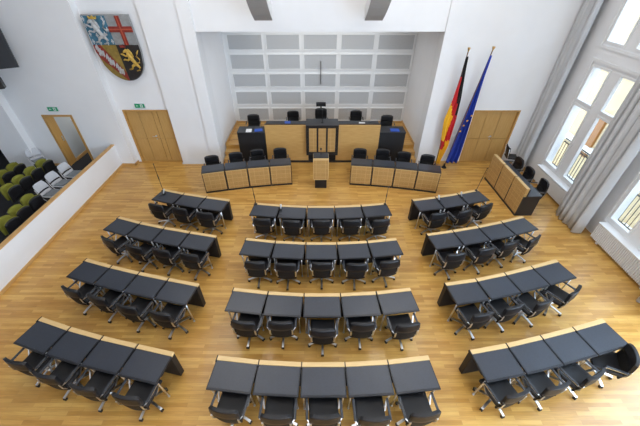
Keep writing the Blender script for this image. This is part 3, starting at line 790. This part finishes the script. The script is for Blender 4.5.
# exit signs
def exit_sign(x, y, z, lab):
    t = thing('exit_sign', lab, 'sign', (x, y, z), 0, 'green exit signs')
    bm = bmesh.new(); box(bm, -.19, .19, -.05, 0, 0, .17, bev=.004); obj('housing', bm, M['silver'], t)
    bm = bmesh.new(); box(bm, -.175, .175, -.054, -.05, .014, .156); f = obj('green_face', bm, M['exitg'], t)
    bm = bmesh.new()
    F = lambda a, b, h: (a, -h, b)
    prism(bm, [(.02, .03), (.11, .03), (.11, .14), (.02, .14)], .054, .056, F)                     # doorway
    prism(bm, [(-.135, .085), (-.10, .115), (-.10, .095), (-.05, .095), (-.05, .075), (-.10, .075), (-.10, .055)], .054, .056, F)  # arrow
    obj('pictogram', bm, M['exitw'], f)
    bm = bmesh.new()
    prism(bm, [(.045, .105), (.065, .115), (.085, .10), (.075, .085), (.10, .06), (.09, .05), (.06, .07), (.04, .04), (.03, .05), (.05, .08)], .056, .0575, F)
    tube(bm, ((.07, -.056, .125), (.07, -.0575, .125)), .010, 10)
    obj('running_figure', bm, M['exitg'], f)
exit_sign(-6.47, 11.45, 2.25, 'green exit sign above the closed double door')
exit_sign(-9.45, 11.15, 2.24, 'green exit sign above the open doorway')

# coat of arms (quartered shield), its top tilted a little forward from the wall
SX, SZ, SW, SH = -6.43, 3.24, 1.45, 1.97
MH = .58                # height of the quartering line
t = thing('coat_of_arms', 'large quartered coat of arms shield with lions and red cross', 'coat of arms', (SX, 11.38, SZ))
t.rotation_euler = (R(5.3), 0, 0)
def F(a, b, h): return (a * SW / 2, -h, b * SH)
def edge(a): return .46 * (1 - math.sqrt(max(0, 1 - abs(a) ** 2.0)))
arc = [(-1 + i * .1, edge(-1 + i * .1)) for i in range(21)]
def poly(name, pts, h0, h1, m, par):
    bm = bmesh.new(); prism(bm, pts, h0, h1, F); return obj(name, bm, m, par)
body = poly('shield_body', arc + [(1, 1), (-1, 1)], -.02, .06, M['argent'], t)
poly('blue_quarter', [(-.99, MH), (0, MH), (0, .99), (-.99, .99)], .06, .075, M['azure'], t)
poly('silver_quarter', [(0, MH), (.99, MH), (.99, .99), (0, .99)], .06, .075, M['argent'], t)
lo = [p for p in arc if p[0] <= .001]; ro = [p for p in arc if p[0] >= -.001]
poly('gold_quarter', [(p[0] * .985, p[1] + .008) for p in lo] + [(0, MH), (-.985, MH)], .06, .075, M['orr'], t)
poly('black_quarter', [(p[0] * .985, p[1] + .008) for p in ro] + [(.985, MH), (0, MH)], .06, .075, M['sable'], t)
bm = bmesh.new()
prism(bm, [(.42, MH), (.60, MH), (.60, .99), (.42, .99)], .075, .100, F)
prism(bm, [(0, .765), (.42, .765), (.42, .845), (0, .845)], .075, .10, F); prism(bm, [(.60, .765), (.99, .765), (.99, .845), (.60, .845)], .075, .10, F)
cr = obj('red_cross', bm, M['gules'], t)
bm = bmesh.new(); prism(bm, [(.49, MH), (.53, MH), (.53, .99), (.49, .99)], .10, .108, F); prism(bm, [(0, .797), (.49, .797), (.49, .814), (0, .814)], .10, .108, F); prism(bm, [(.53, .797), (.99, .797), (.99, .814), (.53, .814)], .10, .108, F)
obj('cross_ridge', bm, nmat('bright_red', (.42, .08, .04), .5, noise=(9, .1)), cr)
bend = poly('red_bend', [(-.985, MH), (-.985, .47), (-.86, .36), (-.02, .01), (0, .008), (0, .14), (-.68, MH)], .075, .095, M['gules'], t)
def strokes(name, segs, m, par, sx, sz, w_, h_, k=1.0):
    """relief figure from thick tapered strokes in a unit square"""
    bm = bmesh.new()
    for st in segs:
        pts = [Vector((sx + p[0] * w_, -.085, sz + p[1] * h_)) for p in st]; rs = [p[2] * k for p in st]
        tube(bm, pts, 0, 8, rs=[r * .92 for r in rs])
        for p, r in zip(pts, rs): bmesh.ops.create_icosphere(bm, subdivisions=1, radius=r, matrix=Matrix.Translation(p) @ Matrix.Diagonal((1, .6, 1, 1)))
    return obj(name, bm, m, par)
lion = [[(.38, .78, .070), (.44, .60, .098), (.54, .42, .075), (.62, .30, .085)],           # neck to haunch
        [(.34, .86, .072), (.22, .82, .045), (.17, .78, .025)],                            # head, muzzle
        [(.40, .68, .055), (.22, .64, .038), (.08, .72, .040), (.01, .72, .022)],          # upper foreleg
        [(.42, .56, .055), (.26, .46, .036), (.12, .50, .038), (.04, .47, .020)],          # lower foreleg
        [(.58, .30, .070), (.40, .22, .048), (.32, .10, .034), (.17, .07, .030)],          # near hind leg
        [(.64, .28, .070), (.74, .16, .044), (.68, .04, .034), (.54, .015, .026)],         # far hind leg
        [(.66, .34, .028), (.82, .36, .025), (.88, .50, .025), (.77, .62, .028), (.86, .76, .036), (.95, .86, .018)],   # tail
        [(.46, .88, .050), (.54, .76, .055), (.58, .62, .040)]]                             # mane
l1 = strokes('silver_lion', lion, M['argentlion'], t, -.69, MH * SH + .02, .68, .76, .86)
bm = bmesh.new(); prism(bm, [(-.64, .95), (-.36, .95), (-.33, .99), (-.42, .97), (-.50, .995), (-.58, .97), (-.67, .99)], .075, .13, F); obj('lion_crown', bm, M['orlion'], l1)
for (a, b) in ((-.92, .95), (-.90, .74), (-.90, .63), (-.12, .95), (-.08, .80), (-.07, .63), (-.62, .61), (-.30, .61), (-.94, .86), (-.62, .72), (-.26, .74)):
    bm = bmesh.new(); x, z = .05, .035; e = .016; g_ = .012
    prism(bm, [(a - e, b - z), (a + e, b - z), (a + e, b - g_), (a + x, b - g_), (a + x, b + g_), (a + e, b + g_), (a + e, b + z), (a - e, b + z), (a - e, b + g_), (a - x, b + g_), (a - x, b - g_), (a - e, b - g_)], .075, .09, F)
    obj('crosslet', bm, M['argentlion'], t)
l2 = strokes('gold_lion', lion, M['orlion'], t, .05, .17 * SH, .62, .74, .84)
bm = bmesh.new(); prism(bm, [(.20, .545), (.40, .545), (.42, .58), (.36, .56), (.31, .59), (.25, .56), (.19, .58)], .075, .13, F); obj('lion_crown', bm, M['gules'], l2)
for (a, b) in ((-.78, .49), (-.50, .345), (-.22, .20)):   # three small silver eagles along the bend
    bm = bmesh.new()
    out = [(.0, .06), (.03, .03), (.12, .07), (.16, .0), (.13, -.05), (.10, -.01), (.07, -.06), (.04, -.01), (.03, -.08), (-.03, -.08), (-.04, -.01), (-.07, -.06), (-.10, -.01), (-.13, -.05), (-.16, 0), (-.12, .07), (-.03, .03)]
    an = R(-38); prism(bm, [(a + x * math.cos(an) - y * 1.4 * math.sin(an), b + (x * math.sin(an) + y * 1.4 * math.cos(an)) * .73) for x, y in out], .095, .112, F)
    obj('silver_eagle', bm, M['argentlion'], bend)

# flags
def flag(base, top, lab, mats, prof, stars=False):
    """prof(v, u) -> (x offset, y offset) of the hanging cloth; v from the top down"""
    t = thing('flag', lab, 'flag', base, 0)
    d = Vector(top) - Vector(base)
    bm = bmesh.new(); tube(bm, ((0, 0, .03), d), .017, 10); p = obj('pole', bm, M['pole'], t)
    bm = bmesh.new(); tube(bm, (d, d * 1.008, d * 1.022, d * 1.03), .03, 12, rs=(.018, .022, .045, .045)); obj('finial', bm, M['brass'], p)
    bm = bmesh.new(); cyl(bm, (0, 0), .10, 0, .03, 24, r2=.09); cyl(bm, (0, 0), .04, .03, .16, 14); obj('foot', bm, M['blackm'], t)
    bm = bmesh.new(); nu, nv = 36, 44
    def f(u, v):
        q = d * (.97 - (.97 - prof['end']) * v); ox, oy = prof['f'](u, v)
        return (q.x + ox, q.y + oy - .03, q.z - prof.get('sag', 0) * u * v)
    grid(bm, f, nu, nv, .006)
    bm.faces.ensure_lookup_table()
    for fc in bm.faces:
        c = fc.calc_center_median(); v = (.97 - c.z / d.z) / (.97 - prof['end'])
        q = d * (.97 - (.97 - prof['end']) * v)
        fc.material_index = prof['m'](c.x - q.x, v)
    obj('cloth', bm, mats, t)
    return t
GT = [(0, -.03, .05), (.12, -.02, .10), (.35, -.05, .22), (.55, -.14, .26), (.70, -.07, .25), (.80, -.02, .25), (.95, .0, .13), (1.01, .0, .12)]
def gspan(v):
    for (v0, a0, b0), (v1, a1, b1) in zip(GT[:-1], GT[1:]):
        if v <= v1:
            k = (v - v0) / (v1 - v0); return a0 + (a1 - a0) * k, b0 + (b1 - b0) * k
    return GT[-1][1:]
def gf(u, v):   # drooping cloth, gathered round the pole, widest halfway down
    a, b = gspan(v)
    return (a + (b - a) * u, .06 * math.sin(u * 15 + v * 2) * (.3 + v))
def gm(dx, v):
    # folded bands: black on top, then red, then gold at the hanging corner
    a, b = gspan(v); u = (dx - a) / (b - a)
    if v < .17: return 0
    if v < .38: return 1 if u < .35 + 1.1 * (v - .17) else 0
    if v < .50: return 2 if u < (v - .38) * 4.5 else (1 if u < .80 else 0)
    if v < .74: return 2 if u < .62 - .7 * (v - .5) else 1
    if v < .84: return 1 if u < .5 else 2
    return 2
t = flag((4.70, 10.98, 0), (4.79, 10.98, 4.21), 'black, red and gold flag drooping on a pole right of the niche', [M['fblack'], M['fred'], M['fgold']], dict(end=.05, f=gf, m=gm))
def ef(u, v):
    wdt = .05 + .34 * min(1, v * 1.1)
    return (wdt * u - .02 + .02 * math.sin(u * 16), .08 * math.sin(u * 15 + v * 3) * (.3 + v))
t = flag((5.08, 10.98, 0), (5.55, 10.98, 4.24), 'blue flag with gold stars drooping on a leaning pole by the double door', [M['fblue_shaded'], M['fblue_lit']], dict(end=.06, f=ef, m=lambda a, b: 0 if b > .5 else 1))
bm = bmesh.new()
for (x, z) in ((.30, 2.00), (.22, 1.82), (.40, 2.18), (.16, 1.60)):
    prism(bm, [((x + .045 * (1 if k % 2 == 0 else .42) * math.sin(k * math.pi / 5)), (z + .045 * (1 if k % 2 == 0 else .42) * math.cos(k * math.pi / 5))) for k in range(10)], .13, .135, lambda a, b, h: (a, -h, b))
obj('stars', bm, M['fgold'], t)
bm = bmesh.new(); box(bm, 4.75, 5.45, 11.1, 11.13, 1.25, 1.29); box(bm, 4.9, 4.94, 11.13, 11.40, 1.25, 1.29)
tag(obj('wall_bracket', bm, M['white']), 'pale bracket on the wall behind the two flag poles', 'bracket')

# dark screen hanging high on the left
t = thing('hanging_screen', 'large dark screen hanging high at the left edge', 'screen', (-9.40, 10.65, 3.84), R(28)); t.rotation_euler = (R(-12), 0, R(28))
bm = bmesh.new(); box(bm, -2.2, 0, -.10, 0, 0, 1.6, bev=.01); b = obj('housing', bm, M['screen'], t)
bm = bmesh.new(); box(bm, -2.15, -.05, -.104, -.10, .05, 1.55); obj('display', bm, M['screen'], b)
bm = bmesh.new(); box(bm, -1.2, -1.0, 0, .06, .6, 5.2); obj('suspension_arm', bm, M['white'], t)
bm = bmesh.new(); box(bm, -.35, .35, -.25, 0, 0, .32, bev=.02)
o = tag(obj('loudspeaker', bm, M['caster']), 'small dark box hanging under the screen at the left edge', 'loudspeaker'); o.location = (-10.55, 10.55, 3.22); o.rotation_euler = (0, 0, R(28))

# ------------------------------------------------------------------ visitors' seats
def tip_seat():
    t = thing('tip_up_seat', '', 'seat')       # faces +Y
    bm = bmesh.new(); grid(bm, lambda u, v: ((2 * u - 1) * (.235 - .03 * v * v), -.20 - .07 * v + .04 * (2 * u - 1) ** 2, .42 + .44 * v - .06 * abs(2 * u - 1) ** 3 * v), 8, 8, .05); b = obj('backrest', bm, M['green'], t)
    bm = bmesh.new(); grid(bm, lambda u, v: ((2 * u - 1) * .235, -.245 - .07 * v + .04 * (2 * u - 1) ** 2, .40 + .40 * v), 8, 6, .02); obj('back_shell', bm, M['blackm'], b)
    bm = bmesh.new(); grid(bm, lambda u, v: ((2 * u - 1) * (.235 - .02 * v), -.08 + .05 * v + .03 * (2 * u - 1) ** 2, .40 + .42 * v - .05 * abs(2 * u - 1) ** 3 * v), 8, 8, .02); s = obj('folded_seat', bm, M['green'], t)
    bm = bmesh.new(); grid(bm, lambda u, v: ((2 * u - 1) * (.235 - .02 * v), -.045 + .05 * v + .03 * (2 * u - 1) ** 2, .385 + .42 * v - .05 * abs(2 * u - 1) ** 3 * v), 8, 8, .05); obj('seat_shell', bm, M['blackm'], s)
    bm = bmesh.new()
    for q in (-1, 1): tube(bm, ((q * .20, -.12, .42), (q * .20, -.12, .02)), .016, 8); box(bm, q * .20 - .02, q * .20 + .02, -.26, .12, 0, .03)
    obj('leg', bm, M['caster'], t)
    return t
ts = Proto(tip_seat())
F1 = [(-8.98, 7.82), (-8.94, 7.27), (-8.88, 6.76)]
F2 = [(-10.06, 10.02), (-10.08, 9.48), (-10.08, 8.93), (-10.05, 8.40)]
F3 = [(-10.90, 9.76), (-10.90, 9.25)]
for L, rn in ((F1, 'row along the divider'), (F2, 'middle row'), (F3, 'row at the left edge')):
    nm = ['one furthest from the camera', 'second from the far end', 'third from the far end', 'fourth from the far end']
    for i, (x, y) in enumerate(L):
        ts.place((x + .27, y, 0), R(-90 - 6), 'olive green tip-up seat, %s, %s' % (rn, nm[i]), 'olive green tip-up seats')
def grey_chair():
    t = thing('visitor_chair', '', 'chair')     # faces +Y
    bm = bmesh.new(); grid(bm, lambda u, v: ((2 * u - 1) * (.225 + .02 * v), -.20 + .42 * v, .45 + .02 * (2 * u - 1) ** 2 + .015 * v), 8, 8, .03); s = obj('seat', bm, M['paleplastic'], t, bevel=.008)
    bm = bmesh.new(); grid(bm, lambda u, v: ((2 * u - 1) * .195, -.15 + .35 * v, .475 + .02 * (2 * u - 1) ** 2 + .015 * v), 8, 8, .02); obj('seat_pad', bm, M['greydoor'], s)
    bm = bmesh.new(); grid(bm, lambda u, v: ((2 * u - 1) * (.225 - .05 * v ** 3), -.25 - .09 * v + .04 * (2 * u - 1) ** 2, .60 + .25 * v), 8, 8, .025); obj('backrest', bm, M['paleplastic'], t, bevel=.008)
    bm = bmesh.new(); grid(bm, lambda u, v: ((2 * u - 1) * .20, -.20 - .05 * v + .03 * (2 * u - 1) ** 2, .47 + .08 * v), 8, 3, .02); obj('lower_back', bm, M['paleplastic'], t)
    for q in (-1, 1):
        bm = bmesh.new(); tube(bm, ((q * .23, -.28, .72), (q * .235, -.20, .46), (q * .24, .22, .02)), .011, 8); obj('frame_tube', bm, M['chrome'], t)
        bm = bmesh.new(); tube(bm, ((q * .235, .14, .45), (q * .24, -.26, .02)), .011, 8); obj('rear_leg', bm, M['chrome'], t)
    bm = bmesh.new(); tube(bm, ((-.24, .22, .02), (.24, .22, .02)), .010, 8); obj('front_bar', bm, M['chrome'], t)
    return t
gc = Proto(grey_chair())
for (x, y, a, lab) in ((-9.10, 9.72, -98, 'pale grey chair by the divider, one nearest the open doorway'), (-9.13, 9.12, -97, 'pale grey chair by the divider, middle of three'),
                       (-9.10, 8.52, -96, 'pale grey chair by the divider, one next to the green seats')):
    gc.place((x + .33, y, 0), R(a), lab, 'pale grey chairs by the divider')
gc.place((-10.72, 10.72, 0), R(-125), 'grey chair standing alone against the white pillar left of the open doorway', 'lone visitor chair')
